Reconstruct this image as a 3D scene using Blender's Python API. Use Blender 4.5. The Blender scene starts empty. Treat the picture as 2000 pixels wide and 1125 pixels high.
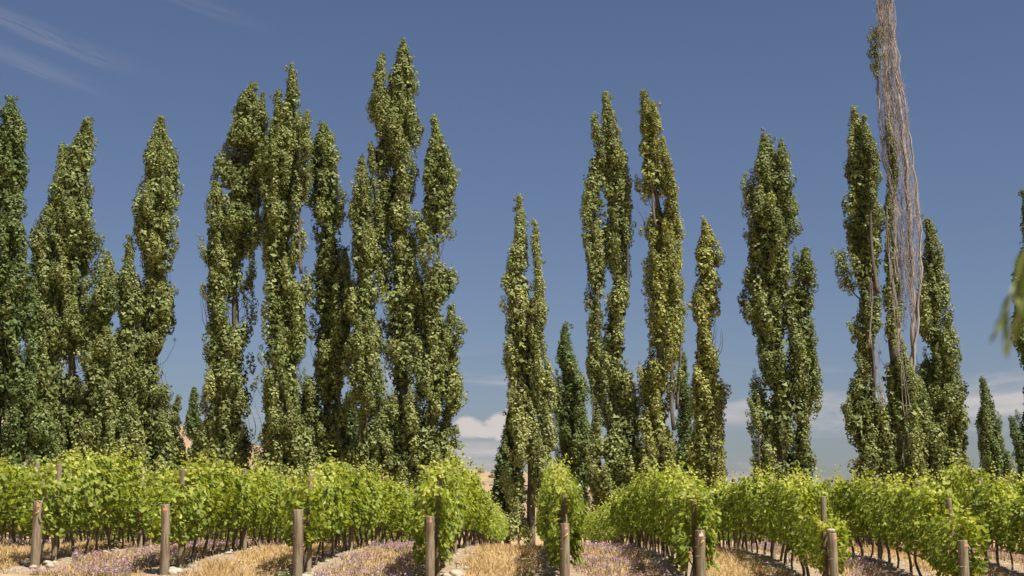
import bpy, math, random
import numpy as np
from mathutils import Vector, Matrix, noise as mnoise

R = math.radians
rng = np.random.default_rng(11)
random.seed(7)
scene = bpy.context.scene
COL = scene.collection

# ------------------------------------------------------------------ camera
EYE = 1.60
FPX, W, H = 2800.0, 2000.0, 1125.0
PITCH, YAW = R(9.28), R(0.95)
cam_d = bpy.data.cameras.new('camera')
cam = bpy.data.objects.new('camera', cam_d)
COL.objects.link(cam)
cam.location = (0, 0, EYE)
cam.rotation_euler = (R(90) + PITCH, 0, YAW)
cam_d.sensor_width = 36.0
cam_d.lens = 36.0 * FPX / W
cam_d.clip_start, cam_d.clip_end = 0.1, 12000
cam_d.dof.use_dof = True
cam_d.dof.focus_distance = 85.0
cam_d.dof.aperture_fstop = 3.2
scene.camera = cam
CAMR = cam.rotation_euler.to_matrix()
CAMRI = CAMR.inverted()

# ------------------------------------------------------------------ sky, sun, exposure
SUN_EL, SUN_AZ = R(60), R(134)           # azimuth clockwise from +Y (the direction of the rows)
world = bpy.data.worlds.new('World')
scene.world = world
world.use_nodes = True


def build_sky():
    nt = world.node_tree
    nt.nodes.clear()
    N, L = nt.nodes.new, nt.links.new

    def math_(op, a, b=None, c=None, clamp=False):
        n = N('ShaderNodeMath'); n.operation = op; n.use_clamp = clamp
        for i, v in enumerate((a, b, c)):
            if v is None:
                continue
            if isinstance(v, (int, float)):
                n.inputs[i].default_value = v
            else:
                L(v, n.inputs[i])
        return n.outputs[0]

    def smooth(v, lo, hi):
        n = N('ShaderNodeMapRange'); n.interpolation_type = 'SMOOTHSTEP'
        L(v, n.inputs[0]); n.inputs[1].default_value = lo; n.inputs[2].default_value = hi
        return n.outputs[0]

    def noise_(x, y, sx, sy, detail, rough=0.55, off=0.0, dist=0.0):
        c = N('ShaderNodeCombineXYZ')
        L(math_('MULTIPLY', x, sx), c.inputs[0]); L(math_('MULTIPLY', y, sy), c.inputs[1]); c.inputs[2].default_value = off
        n = N('ShaderNodeTexNoise'); n.inputs['Scale'].default_value = 1.0
        n.inputs['Detail'].default_value = detail; n.inputs['Roughness'].default_value = rough
        n.inputs['Distortion'].default_value = dist
        L(c.outputs[0], n.inputs['Vector'])
        return n.outputs[0]

    sky = N('ShaderNodeTexSky'); sky.sky_type = 'NISHITA'; sky.sun_disc = False
    sky.sun_elevation, sky.sun_rotation = SUN_EL, SUN_AZ
    sky.altitude = 300; sky.air_density = 1.0; sky.dust_density = 1.2; sky.ozone_density = 2.0
    tc = N('ShaderNodeTexCoord'); sp = N('ShaderNodeSeparateXYZ'); L(tc.outputs['Generated'], sp.inputs[0])
    X, Y, Z = sp.outputs
    az = math_('MULTIPLY', math_('ARCTAN2', X, Y), 180 / math.pi)       # degrees, 0 along the rows, + to the right
    el = math_('MULTIPLY', math_('ARCSINE', Z), 180 / math.pi)

    # low cirrus / stratus banks all round the horizon
    bank = noise_(az, el, 0.085, 0.55, 6, 0.6, 3.1, 0.6)
    band = math_('MULTIPLY', smooth(el, 0.3, 2.0), math_('SUBTRACT', 1.0, smooth(el, 4.2, 7.5)))
    low = math_('MULTIPLY', smooth(bank, 0.46, 0.72), band)
    low = math_('MULTIPLY', low, 0.75)
    # thin high streaks
    ang = R(-16)
    u = math_('ADD', math_('MULTIPLY', az, math.cos(ang)), math_('MULTIPLY', el, math.sin(ang)))
    v = math_('SUBTRACT', math_('MULTIPLY', el, math.cos(ang)), math_('MULTIPLY', az, math.sin(ang)))
    fib = noise_(u, v, 0.09, 1.1, 5, 0.6, 7.7, 0.4)

    def streak(v0, wid, u0, u1, amp):
        d = math_('ABSOLUTE', math_('SUBTRACT', v, math_('ADD', v0, math_('MULTIPLY', math_('SUBTRACT', fib, 0.5), 0.9))))
        across = math_('SUBTRACT', 1.0, smooth(d, 0.0, wid))
        along = math_('SUBTRACT', 1.0, smooth(u, u0, u1))
        wisp = smooth(noise_(u, v, 0.22, 2.6, 6, 0.65, 4.4, 0.5), 0.25, 0.70)
        return math_('MULTIPLY', math_('MULTIPLY', math_('MULTIPLY', across, wisp), along), amp * 1.35)

    def vv(px, py):
        d = CAMR @ Vector(((px - W / 2) / FPX, (H / 2 - py) / FPX, -1)); d.normalize()
        a, e = math.degrees(math.atan2(d.x, d.y)), math.degrees(math.asin(d.z))
        return a * math.cos(ang) + e * math.sin(ang), e * math.cos(ang) - a * math.sin(ang)
    hi = None
    for (ax, ay), (bx, by), wid, amp in (((20, 62), (340, 140), 0.55, 0.19), ((20, 130), (260, 185), 0.5, 0.10),
                                         ((390, 8), (570, 66), 0.45, 0.08)):
        u0, v0 = vv(ax, ay); u1, v1 = vv(bx, by)
        s = streak((v0 + v1) / 2, wid, u0, u1, amp)
        hi = s if hi is None else math_('MAXIMUM', hi, s)
    # a small heap of cumulus over the hill
    cum = None
    wob = noise_(az, el, 1.6, 2.2, 6, 0.55, 1.3)
    for px, py, rx, ry in ((915, 836, 0.62, 0.42), (950, 844, 0.55, 0.26), (985, 834, 0.75, 0.55), (1010, 818, 0.6, 0.5)):
        d = CAMR @ Vector(((px - W / 2) / FPX, (H / 2 - py) / FPX, -1)); d.normalize()
        a, e = math.degrees(math.atan2(d.x, d.y)), math.degrees(math.asin(d.z))
        q = math_('ADD', math_('POWER', math_('ABSOLUTE', math_('DIVIDE', math_('SUBTRACT', az, a), rx)), 2.0),
                  math_('POWER', math_('ABSOLUTE', math_('DIVIDE', math_('SUBTRACT', el, e), ry)), 2.0))
        q = math_('ADD', q, math_('MULTIPLY', math_('SUBTRACT', wob, 0.5), 1.8))
        m = math_('SUBTRACT', 1.0, smooth(q, 0.45, 1.45))
        cum = m if cum is None else math_('MAXIMUM', cum, m)
    cum = math_('MULTIPLY', cum, 0.85)
    cover = math_('MAXIMUM', math_('MAXIMUM', low, hi), cum, clamp=True)

    hsv = N('ShaderNodeHueSaturation'); hsv.inputs['Saturation'].default_value = SKY_SAT
    hsv.inputs['Value'].default_value = SKY_VAL
    tint = N('ShaderNodeMix'); tint.data_type = 'RGBA'; tint.blend_type = 'MULTIPLY'; tint.inputs[0].default_value = 1
    L(sky.outputs[0], tint.inputs[6]); tint.inputs[7].default_value = (1.0, .975, 1.09, 1)
    L(tint.outputs[2], hsv.inputs['Color'])
    mix = N('ShaderNodeMix'); mix.data_type = 'RGBA'
    L(cover, mix.inputs[0]); L(hsv.outputs[0], mix.inputs[6]); mix.inputs[7].default_value = CLOUD
    bg = N('ShaderNodeBackground'); bg.inputs[1].default_value = SKY_STRENGTH
    out = N('ShaderNodeOutputWorld')
    L(mix.outputs[2], bg.inputs[0]); L(bg.outputs[0], out.inputs[0])


SKY_STRENGTH, SKY_SAT, SKY_VAL, CLOUD = 0.055, 1.0, 0.645, (6.6, 5.9, 5.6, 1)
build_sky()
sun_d = bpy.data.lights.new('sun', 'SUN')
sun_d.energy, sun_d.angle, sun_d.color = 5.0, R(0.53), (1.0, 0.93, 0.82)
sun = bpy.data.objects.new('sun', sun_d)
COL.objects.link(sun)
to_sun = Vector((math.sin(SUN_AZ) * math.cos(SUN_EL), math.cos(SUN_AZ) * math.cos(SUN_EL), math.sin(SUN_EL)))
sun.rotation_euler = to_sun.to_track_quat('Z', 'Y').to_euler()
sun.location = to_sun * 60
vs = scene.view_settings
vs.view_transform, vs.look, vs.exposure, vs.gamma = 'Standard', 'None', 0.95, 1.0
vs.use_curve_mapping = False
scene.render.engine = 'CYCLES'
scene.cycles.use_denoising = True
scene.cycles.max_bounces = 6
scene.cycles.transparent_max_bounces = 6

# ------------------------------------------------------------------ helpers


def at(px, py, y):
    """the point of the place seen at photo pixel (px, py) that lies y metres down the rows"""
    d = CAMR @ Vector(((px - W / 2) / FPX, (H / 2 - py) / FPX, -1))
    return Vector((0, 0, EYE)) + d * (y / d.y)


def proj(p):
    q = CAMRI @ (Vector(p) - cam.location)
    return W / 2 + FPX * q.x / -q.z, H / 2 - FPX * q.y / -q.z, FPX / -q.z


def mesh(name, verts, faces, mat, hue=None, smooth=False):
    """faces: (n,3)/(n,4) array or list of such arrays"""
    me = bpy.data.meshes.new(name)
    verts = np.asarray(verts, np.float32)
    if not isinstance(faces, list):
        faces = [faces]
    faces = [np.asarray(f, np.int32) for f in faces if len(f)]
    me.vertices.add(len(verts)); me.vertices.foreach_set('co', verts.ravel())
    loops = np.concatenate([f.ravel() for f in faces])
    tot = np.concatenate([np.full(len(f), f.shape[1], np.int32) for f in faces])
    start = np.concatenate([[0], np.cumsum(tot)[:-1]]).astype(np.int32)
    me.loops.add(len(loops)); me.loops.foreach_set('vertex_index', loops)
    me.polygons.add(len(tot)); me.polygons.foreach_set('loop_start', start)
    if smooth:
        me.polygons.foreach_set('use_smooth', np.ones(len(tot), bool))
    me.update(calc_edges=True)
    if hue is not None:
        a = me.attributes.new('hue', 'FLOAT', 'FACE')
        a.data.foreach_set('value', np.asarray(hue, np.float32))
    if mat:
        me.materials.append(mat)
    return me


def obj(name, me, parent=None, loc=None, kind=None):
    o = bpy.data.objects.new(name, me)
    COL.objects.link(o)
    if parent:
        o.parent = parent
    if loc is not None:
        o.location = loc
    if kind:
        o['kind'] = kind
    return o


def tag(o, label, cat, group=None):
    o['label'], o['category'] = label, cat
    if group:
        o['group'] = group
    return o


class Tubes:
    def __init__(self):
        self.v, self.f, self.n = [], [], 0

    def add(self, pts, rad, sides=6, cap=True, ridge=0.0):
        pts = np.asarray(pts, float); k = len(pts)
        rad = np.broadcast_to(np.asarray(rad, float), (k,))
        t = np.gradient(pts, axis=0); t /= np.linalg.norm(t, axis=1)[:, None] + 1e-9
        ref = np.array([1.0, 0, 0]) if abs(t[0][0]) < 0.8 else np.array([0, 1.0, 0])
        a = np.cross(t, ref); a /= np.linalg.norm(a, axis=1)[:, None] + 1e-9
        b = np.cross(t, a)
        ph = np.arange(sides) * 2 * math.pi / sides
        rr = rad[:, None] * (1 + (ridge * rng.uniform(-1, 1, (k, sides)) if ridge else 0))
        ring = pts[:, None] + rr[..., None] * (np.cos(ph)[None, :, None] * a[:, None] + np.sin(ph)[None, :, None] * b[:, None])
        base = self.n
        self.v.append(ring.reshape(-1, 3)); self.n += k * sides
        i = np.arange(k - 1)[:, None] * sides; j = np.arange(sides)[None]; j2 = (j + 1) % sides
        self.f.append((base + np.stack([i + j, i + j2, i + sides + j2, i + sides + j], -1)).reshape(-1, 4))
        if cap:
            self.v.append(np.array([pts[-1], pts[0]])); c = self.n; self.n += 2
            e = base + (k - 1) * sides
            jj = np.arange(sides)
            self.f.append(np.stack([e + jj, e + (jj + 1) % sides, np.full(sides, c), np.full(sides, c)], -1)[:, :3])
            self.f.append(np.stack([base + (jj + 1) % sides, base + jj, np.full(sides, c + 1)], -1))
        return self

    def mesh(self, name, mat, smooth=True):
        q = [f for f in self.f if f.shape[1] == 4]; t = [f for f in self.f if f.shape[1] == 3]
        fs = []
        if q: fs.append(np.concatenate(q))
        if t: fs.append(np.concatenate(t))
        return mesh(name, np.concatenate(self.v), fs, mat, smooth=smooth)


# ------------------------------------------------------------------ materials
def mat_base(name):
    m = bpy.data.materials.new(name); m.use_nodes = True
    nt = m.node_tree; nt.nodes.clear()
    return m, nt, nt.nodes.new, nt.links.new


def ramp(nt, fac, stops):
    r = nt.nodes.new('ShaderNodeValToRGB')
    e = r.color_ramp.elements
    while len(e) < len(stops):
        e.new(0.5)
    for el_, (p, c) in zip(e, stops):
        el_.position = p; el_.color = (*c, 1)
    nt.links.new(fac, r.inputs[0])
    return r.outputs[0]


def leaf_mat(name, stops, rough=0.5, trans=0.3, tmul=(1.25, 1.25, 0.5), spec=0.5, big=None):
    m, nt, N, L = mat_base(name)
    a = N('ShaderNodeAttribute'); a.attribute_name = 'hue'
    c = ramp(nt, a.outputs['Fac'], stops)
    if big:                                     # slow drift of leaf colour through the plants
        g = N('ShaderNodeNewGeometry'); n = N('ShaderNodeTexNoise'); n.inputs['Scale'].default_value = big
        L(g.outputs['Position'], n.inputs['Vector'])
        mr = N('ShaderNodeMapRange'); L(n.outputs[0], mr.inputs[0])
        mr.inputs[1].default_value, mr.inputs[2].default_value = 0.3, 0.7
        mr.inputs[3].default_value, mr.inputs[4].default_value = 0.8, 1.2
        h = N('ShaderNodeHueSaturation'); L(c, h.inputs['Color']); L(mr.outputs[0], h.inputs['Value'])
        c = h.outputs[0]
    p = N('ShaderNodeBsdfPrincipled'); L(c, p.inputs['Base Color'])
    p.inputs['Roughness'].default_value = rough; p.inputs['Specular IOR Level'].default_value = spec
    t = N('ShaderNodeBsdfTranslucent')
    mx = N('ShaderNodeMix'); mx.data_type = 'RGBA'; mx.blend_type = 'MULTIPLY'; mx.inputs[0].default_value = 1
    L(c, mx.inputs[6]); mx.inputs[7].default_value = (*tmul, 1); L(mx.outputs[2], t.inputs[0])
    s = N('ShaderNodeMixShader'); s.inputs[0].default_value = trans
    L(p.outputs[0], s.inputs[1]); L(t.outputs[0], s.inputs[2])
    o = N('ShaderNodeOutputMaterial'); L(s.outputs[0], o.inputs[0])
    return m


def grain_mat(name, stops, scale=(8, 8, 1.2), rough=0.9, bump=0.4, detail=6, coord='Object', big=None):
    m, nt, N, L = mat_base(name)
    tc = N('ShaderNodeTexCoord'); mp = N('ShaderNodeMapping'); mp.inputs['Scale'].default_value = scale
    if coord == 'World':
        g = N('ShaderNodeNewGeometry'); L(g.outputs['Position'], mp.inputs[0])
    else:
        L(tc.outputs[coord], mp.inputs[0])
    n = N('ShaderNodeTexNoise'); n.inputs['Scale'].default_value = 1; n.inputs['Detail'].default_value = detail
    n.inputs['Roughness'].default_value = 0.65
    L(mp.outputs[0], n.inputs['Vector'])
    f = n.outputs[0]
    if big:
        g = N('ShaderNodeNewGeometry')
        n2 = N('ShaderNodeTexNoise'); n2.inputs['Scale'].default_value = big; n2.inputs['Detail'].default_value = 3
        L(g.outputs['Position'], n2.inputs['Vector'])
        ad = N('ShaderNodeMath'); ad.operation = 'MULTIPLY_ADD'; L(n2.outputs[0], ad.inputs[0])
        ad.inputs[1].default_value = 0.5; 
        sb = N('ShaderNodeMath'); sb.operation = 'SUBTRACT'; L(f, sb.inputs[0]); sb.inputs[1].default_value = 0.25
        L(sb.outputs[0], ad.inputs[2]); f2 = ad.outputs[0]
    else:
        f2 = f
    c = ramp(nt, f2, stops)
    p = N('ShaderNodeBsdfPrincipled'); L(c, p.inputs['Base Color']); p.inputs['Roughness'].default_value = rough
    p.inputs['Specular IOR Level'].default_value = 0.25
    b = N('ShaderNodeBump'); b.inputs['Strength'].default_value = bump; b.inputs['Distance'].default_value = 0.02
    L(f, b.inputs['Height']); L(b.outputs[0], p.inputs['Normal'])
    o = N('ShaderNodeOutputMaterial'); L(p.outputs[0], o.inputs[0])
    return m


M = {}
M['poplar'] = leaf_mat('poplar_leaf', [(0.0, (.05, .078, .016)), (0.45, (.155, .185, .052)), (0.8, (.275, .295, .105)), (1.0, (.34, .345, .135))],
                       rough=0.6, trans=0.17, spec=.35, big=0.45)
M['poplar_gold'] = leaf_mat('yellowing_poplar_leaf', [(0.0, (.075, .09, .018)), (0.4, (.215, .235, .058)), (0.8, (.33, .33, .10)), (1.0, (.41, .36, .09))],
                            rough=0.6, trans=0.20, spec=.35, big=0.45)
M['poplar_deep'] = leaf_mat('deep_green_poplar_leaf', [(0.0, (.03, .055, .012)), (0.5, (.08, .12, .028)), (1.0, (.165, .20, .060))],
                            rough=0.6, trans=0.15, spec=.35, big=0.45)
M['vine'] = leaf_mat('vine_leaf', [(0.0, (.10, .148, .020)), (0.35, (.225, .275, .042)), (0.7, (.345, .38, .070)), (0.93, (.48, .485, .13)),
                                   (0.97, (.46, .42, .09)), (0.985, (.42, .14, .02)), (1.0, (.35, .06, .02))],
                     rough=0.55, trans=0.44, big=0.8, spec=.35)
M['willow'] = leaf_mat('willow_leaf', [(0.0, (.07, .12, .015)), (1.0, (.17, .20, .03))], trans=0.4)
M['grass'] = leaf_mat('dry_grass_blade', [(0.0, (.30, .19, .08)), (0.5, (.50, .35, .17)), (0.85, (.62, .47, .25)), (1.0, (.30, .30, .10))], rough=0.7, trans=0.2,
                      tmul=(1, .95, .8), spec=0.2)
M['thyme'] = leaf_mat('thyme_bloom', [(0.0, (.13, .14, .06)), (0.3, (.24, .22, .11)), (0.45, (.40, .30, .17)), (0.5, (.34, .215, .285)), (0.8, (.43, .275, .37)), (1.0, (.54, .39, .48))],
                      rough=0.8, trans=0.25, tmul=(1, .9, 1), spec=0.1)
M['weed'] = leaf_mat('weed_leaf', [(0.0, (.05, .09, .02)), (1.0, (.17, .22, .05))], trans=0.3)
M['bark'] = grain_mat('poplar_bark', [(0.25, (.04, .033, .028)), (0.5, (.095, .08, .067)), (0.75, (.18, .157, .135))], (5, 5, .8), bump=0.9)
M['dead'] = grain_mat('dead_wood', [(0.25, (.11, .095, .085)), (0.5, (.28, .245, .222)), (0.75, (.42, .375, .345))], (9, 9, 1.2), bump=0.8)
M['post'] = grain_mat('weathered_post_wood', [(0.28, (.07, .048, .03)), (0.45, (.15, .112, .07)), (0.6, (.225, .185, .125)), (0.8, (.32, .28, .21))],
                      (26, 26, 2.2), bump=0.6, big=1.7)
M['vinewood'] = grain_mat('vine_bark', [(0.3, (.05, .036, .026)), (0.55, (.125, .095, .07)), (0.8, (.27, .22, .17))], (30, 30, 9), bump=0.8, coord='World')
M['stone'] = grain_mat('field_stone', [(0.3, (.22, .185, .145)), (0.55, (.36, .315, .25)), (0.8, (.48, .43, .355))], (9, 9, 9), bump=0.5, coord='World')
M['pebble'] = grain_mat('pebble', [(0.3, (.24, .185, .13)), (0.55, (.38, .31, .225)), (0.8, (.48, .42, .33))], (4, 4, 4), bump=0.3, coord='World')
M['scrub'] = grain_mat('scrub', [(0.3, (.10, .095, .06)), (0.7, (.20, .17, .11))], (.4, .4, .4), bump=0.2, coord='World')


def flat_mat(name, col, rough=0.6, metal=0.0):
    m, nt, N, L = mat_base(name)
    n = N('ShaderNodeTexNoise'); n.inputs['Scale'].default_value = 40
    c = ramp(nt, n.outputs[0], [(0.3, tuple(v * 0.8 for v in col)), (0.7, tuple(min(1, v * 1.1) for v in col))])
    p = N('ShaderNodeBsdfPrincipled'); L(c, p.inputs['Base Color'])
    p.inputs['Roughness'].default_value = rough; p.inputs['Metallic'].default_value = metal
    o = N('ShaderNodeOutputMaterial'); L(p.outputs[0], o.inputs[0])
    return m


M['wire'] = flat_mat('galvanised_wire', (.55, .54, .52), 0.45, 0.7)
M['hose'] = flat_mat('drip_hose', (.05, .046, .045), 0.5)
M['tag'] = flat_mat('coral_tag', (.66, .27, .19), 0.6)
M['tag_pale'] = flat_mat('faded_tag', (.85, .62, .50), 0.5)
M['twine'] = flat_mat('yellow_twine', (.60, .45, .12), 0.8)
M['twig'] = flat_mat('willow_twig', (.17, .19, .04), 0.6)

# ------------------------------------------------------------------ terrain
ROW0, STEP = -9.28, 2.449                 # x of the first tagged end post's row, row spacing
Y_END, Y_FAR = 26.6, 79.0


def row_x(k):
    return ROW0 + STEP * (k - 1)


_ty = np.array([-60, 0, 12, 22, 26.6, 27.7, 30.5, 33.7, 39.7, 45, 53, 66, 80, 92, 150, 400, 9000])
_tz = np.array([-1.6, -1.6, -1.58, -1.44, -1.22, -1.08, -.85, -.69, -.68, -.80, -1.06, -1.3, -1.5, -1.65, -2.3, -3, -3])
_ts = np.array([-.02, -.025, -.035, -.043, -.043, -.0415, -.027, -.0145, -.005, -.003, -.002, 0, 0, 0, 0, 0, 0])


def ground(x, y):
    x = np.asarray(x, float); y = np.asarray(y, float)

    def f(t):
        return sum(np.interp(y + d, _ty, t) for d in (-1.2, -.4, .4, 1.2)) / 4
    xc = np.clip(x, -22, 22)
    z = EYE + f(_tz) + f(_ts) * (xc + 1)
    z = z + 0.025 * np.sin(x * 1.9 + 1.3 * np.sin(y * .7)) * np.sin(y * 1.1 + x * .4) + 0.015 * np.sin(x * 4.7 + y * 2.2)
    return z


def gz(x, y):
    return float(ground(x, y))


def build_ground():
    xs = np.unique(np.concatenate([np.arange(-24, 24.01, 0.3), np.arange(-80, 80.1, 4), np.array([-5000, -2500, -1200, -600, -300, -150, 150, 300, 600, 1200, 2500, 5000])]))
    ys = np.unique(np.concatenate([np.arange(18, 56, 0.35), np.arange(-60, 160, 4), np.array([220, 300, 400, 600, 900, 1400, 2500, 4500, 8000, -300, -1500])]))
    gx, gy = np.meshgrid(xs, ys)
    z = ground(gx, gy)
    v = np.stack([gx, gy, z], -1).reshape(-1, 3)
    nx, ny = len(xs), len(ys)
    i = np.arange(ny - 1)[:, None] * nx + np.arange(nx - 1)[None]
    f = np.stack([i, i + 1, i + nx + 1, i + nx], -1).reshape(-1, 4)
    # soil with the mown aisles and the bare strip beneath each row
    m, nt, N, L = mat_base('vineyard_soil')

    def ma(op, a, b=None, clamp=False):
        n = N('ShaderNodeMath'); n.operation = op; n.use_clamp = clamp
        for q, val in enumerate((a, b)):
            if val is None: continue
            if isinstance(val, (int, float)): n.inputs[q].default_value = val
            else: L(val, n.inputs[q])
        return n.outputs[0]

    def tex(scale, detail=6, rough=.6):
        n = N('ShaderNodeTexNoise'); n.inputs['Scale'].default_value = scale; n.inputs['Detail'].default_value = detail
        n.inputs['Roughness'].default_value = rough; L(g.outputs['Position'], n.inputs['Vector'])
        return n.outputs[0]
    g = N('ShaderNodeNewGeometry'); sp = N('ShaderNodeSeparateXYZ'); L(g.outputs['Position'], sp.inputs[0])
    fr = ma('FRACT', ma('ADD', ma('DIVIDE', ma('SUBTRACT', sp.outputs[0], ROW0), STEP), 20.5))
    d = ma('MULTIPLY', ma('ABSOLUTE', ma('SUBTRACT', fr, .5)), STEP)            # metres from the row
    d = ma('ADD', d, ma('MULTIPLY', ma('SUBTRACT', tex(2.2), .5), .55))
    strip = N('ShaderNodeMapRange'); strip.interpolation_type = 'SMOOTHSTEP'; L(d, strip.inputs[0])
    strip.inputs[1].default_value, strip.inputs[2].default_value = .62, .38
    inrow = ma('MULTIPLY', ma('GREATER_THAN', sp.outputs[1], 25.6), ma('LESS_THAN', sp.outputs[1], 82.0))
    k = ma('MULTIPLY', strip.outputs[0], inrow)
    straw = ramp(nt, tex(3.5, 8, .7), [(.25, (.20, .14, .07)), (.5, (.36, .255, .13)), (.75, (.48, .36, .20))])
    dirt = ramp(nt, tex(9, 8, .75), [(.25, (.13, .095, .065)), (.5, (.27, .205, .14)), (.72, (.43, .355, .265))])
    mx = N('ShaderNodeMix'); mx.data_type = 'RGBA'; L(k, mx.inputs[0]); L(straw, mx.inputs[6]); L(dirt, mx.inputs[7])
    p = N('ShaderNodeBsdfPrincipled'); L(mx.outputs[2], p.inputs['Base Color']); p.inputs['Roughness'].default_value = .95
    p.inputs['Specular IOR Level'].default_value = .15
    b = N('ShaderNodeBump'); b.inputs['Strength'].default_value = .8; b.inputs['Distance'].default_value = .05
    L(tex(14, 8, .7), b.inputs['Height']); L(b.outputs[0], p.inputs['Normal'])
    o = N('ShaderNodeOutputMaterial'); L(p.outputs[0], o.inputs[0])
    obj('ground', mesh('ground', v, f, m, smooth=True), kind='structure')


build_ground()


def build_hill():
    ctl = [(-900, 700), (-300, 742), (60, 786), (358, 842), (496, 876), (700, 906), (905, 922), (975, 926), (1200, 944), (1440, 968), (1700, 978), (1985, 956), (2300, 930), (2900, 900)]
    YR = 1150.0
    cx, cz = [], []
    for px, py in ctl:
        p = at(px, py, YR); cx.append(p.x); cz.append(p.z)
    xs = np.linspace(cx[0] * 1.1, cx[-1] * 1.1, 240); ys = np.linspace(560, 1900, 110)
    gx, gy = np.meshgrid(xs, ys)
    ridge = np.interp(gx * YR / np.maximum(gy, YR * .6), cx, cz)
    t = np.clip((gy - 560) / (YR - 560), 0, 1); t = t * t * (3 - 2 * t)
    back = np.clip((gy - YR) / 700, 0, 1)
    z = -3.5 + (ridge + 4.5) * t * (1 - .5 * back * back)
    nz = np.array([[mnoise.fractal(Vector((x * .012, y * .012, .3)), 1.0, 2.0, 5) for x in xs] for y in ys])
    z = z + nz * 4.0 * t
    v = np.stack([gx, gy, z], -1).reshape(-1, 3); nx, ny = len(xs), len(ys)
    i = np.arange(ny - 1)[:, None] * nx + np.arange(nx - 1)[None]
    f = np.stack([i, i + 1, i + nx + 1, i + nx], -1).reshape(-1, 4)
    m = grain_mat('hill_tussock', [(.30, (.13, .11, .085)), (.45, (.24, .175, .115)), (.56, (.29, .21, .125)), (.66, (.34, .24, .075)), (.8, (.26, .20, .15))],
                  (.035, .035, .035), bump=.3, detail=8, coord='World')
    obj('hill', mesh('hill', v, f, m, smooth=True), kind='structure')
    # scrub bushes dotted over the slope
    V, F, n = [], [], 0
    ph = np.arange(7) * 2 * math.pi / 7
    for _ in range(900):
        a, b = rng.integers(0, nx), rng.integers(10, 56)
        c = v[b * nx + a] + rng.uniform(-4, 4, 3) * (1, 1, 0)
        r = rng.uniform(1.0, 3.6); hgt = r * rng.uniform(.6, 1.0)
        pts = [c + (0, 0, hgt)]
        for zz, rr in ((.75, .6), (.3, 1.0), (-.2, .9)):
            for p_ in ph:
                q = rr * r * rng.uniform(.8, 1.2)
                pts.append(c + (q * math.cos(p_), q * math.sin(p_), hgt * zz))
        V.append(np.array(pts))
        for j in range(7):
            k = (j + 1) % 7
            F.append((n, n + 1 + j, n + 1 + k, n + 1 + k))
            for l in range(2):
                F.append((n + 1 + l * 7 + j, n + 8 + l * 7 + j, n + 8 + l * 7 + k, n + 1 + l * 7 + k))
        n += len(pts)
    F = np.array(F); tri = F[F[:, 2] == F[:, 3]][:, :3]; quad = F[F[:, 2] != F[:, 3]]
    s = obj('hillside_scrub', mesh('hillside_scrub', np.concatenate(V), [quad, tri], M['scrub'], smooth=True), kind='stuff')
    tag(s, 'low grey brown scrub dotted over the tan hillside', 'scrub')


build_hill()

# ------------------------------------------------------------------ poplars
# leaf puffs: small rounded clumps of deltoid leaves


def puff_template(n, leaf):
    d = rng.normal(size=(n, 3)); d /= np.linalg.norm(d, axis=1)[:, None]
    r = rng.uniform(.55, 1.0, n) ** .6
    c = d * r[:, None] * (1, 1, 1.35)
    nr = d + rng.normal(size=(n, 3)) * .30 + (.12, -.12, .25); nr /= np.linalg.norm(nr, axis=1)[:, None]
    a = np.cross(nr, rng.normal(size=(n, 3))); a /= np.linalg.norm(a, axis=1)[:, None]
    b = np.cross(nr, a)
    s = leaf * rng.uniform(.75, 1.25, n)[:, None]
    v = np.stack([c + a * s * .62, c - a * s * .38 + b * s * .48, c - a * s * .38 - b * s * .48], 1)   # (n,3,3)
    return v


TEMPL = np.array([puff_template(60, .42) for _ in range(24)])
TEMPL_IN = np.array([puff_template(30, .62) for _ in range(12)])


class Crown:
    def __init__(self):
        self.v, self.h = [], []

    def puffs(self, pos, size, shade, TEMPL=TEMPL):
        pos = np.asarray(pos, float); k = len(pos)
        if k == 0: return
        T = TEMPL[rng.integers(0, len(TEMPL), k)]
        a = rng.uniform(0, 2 * math.pi, k); c, s = np.cos(a), np.sin(a)
        x = T[..., 0] * c[:, None, None] - T[..., 1] * s[:, None, None]
        y = T[..., 0] * s[:, None, None] + T[..., 1] * c[:, None, None]
        P = np.stack([x, y, T[..., 2]], -1) * np.asarray(size)[:, None, None, None] + pos[:, None, None]
        self.v.append(P.reshape(-1, 3))
        hue = np.asarray(shade)[:, None] + rng.normal(0, .10, (k, T.shape[1]))
        self.h.append(np.clip(hue, 0, 1).ravel())

    def mesh(self, name, mat):
        v = np.concatenate(self.v)
        return mesh(name, v, np.arange(len(v)).reshape(-1, 3), mat, hue=np.concatenate(self.h))


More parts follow.
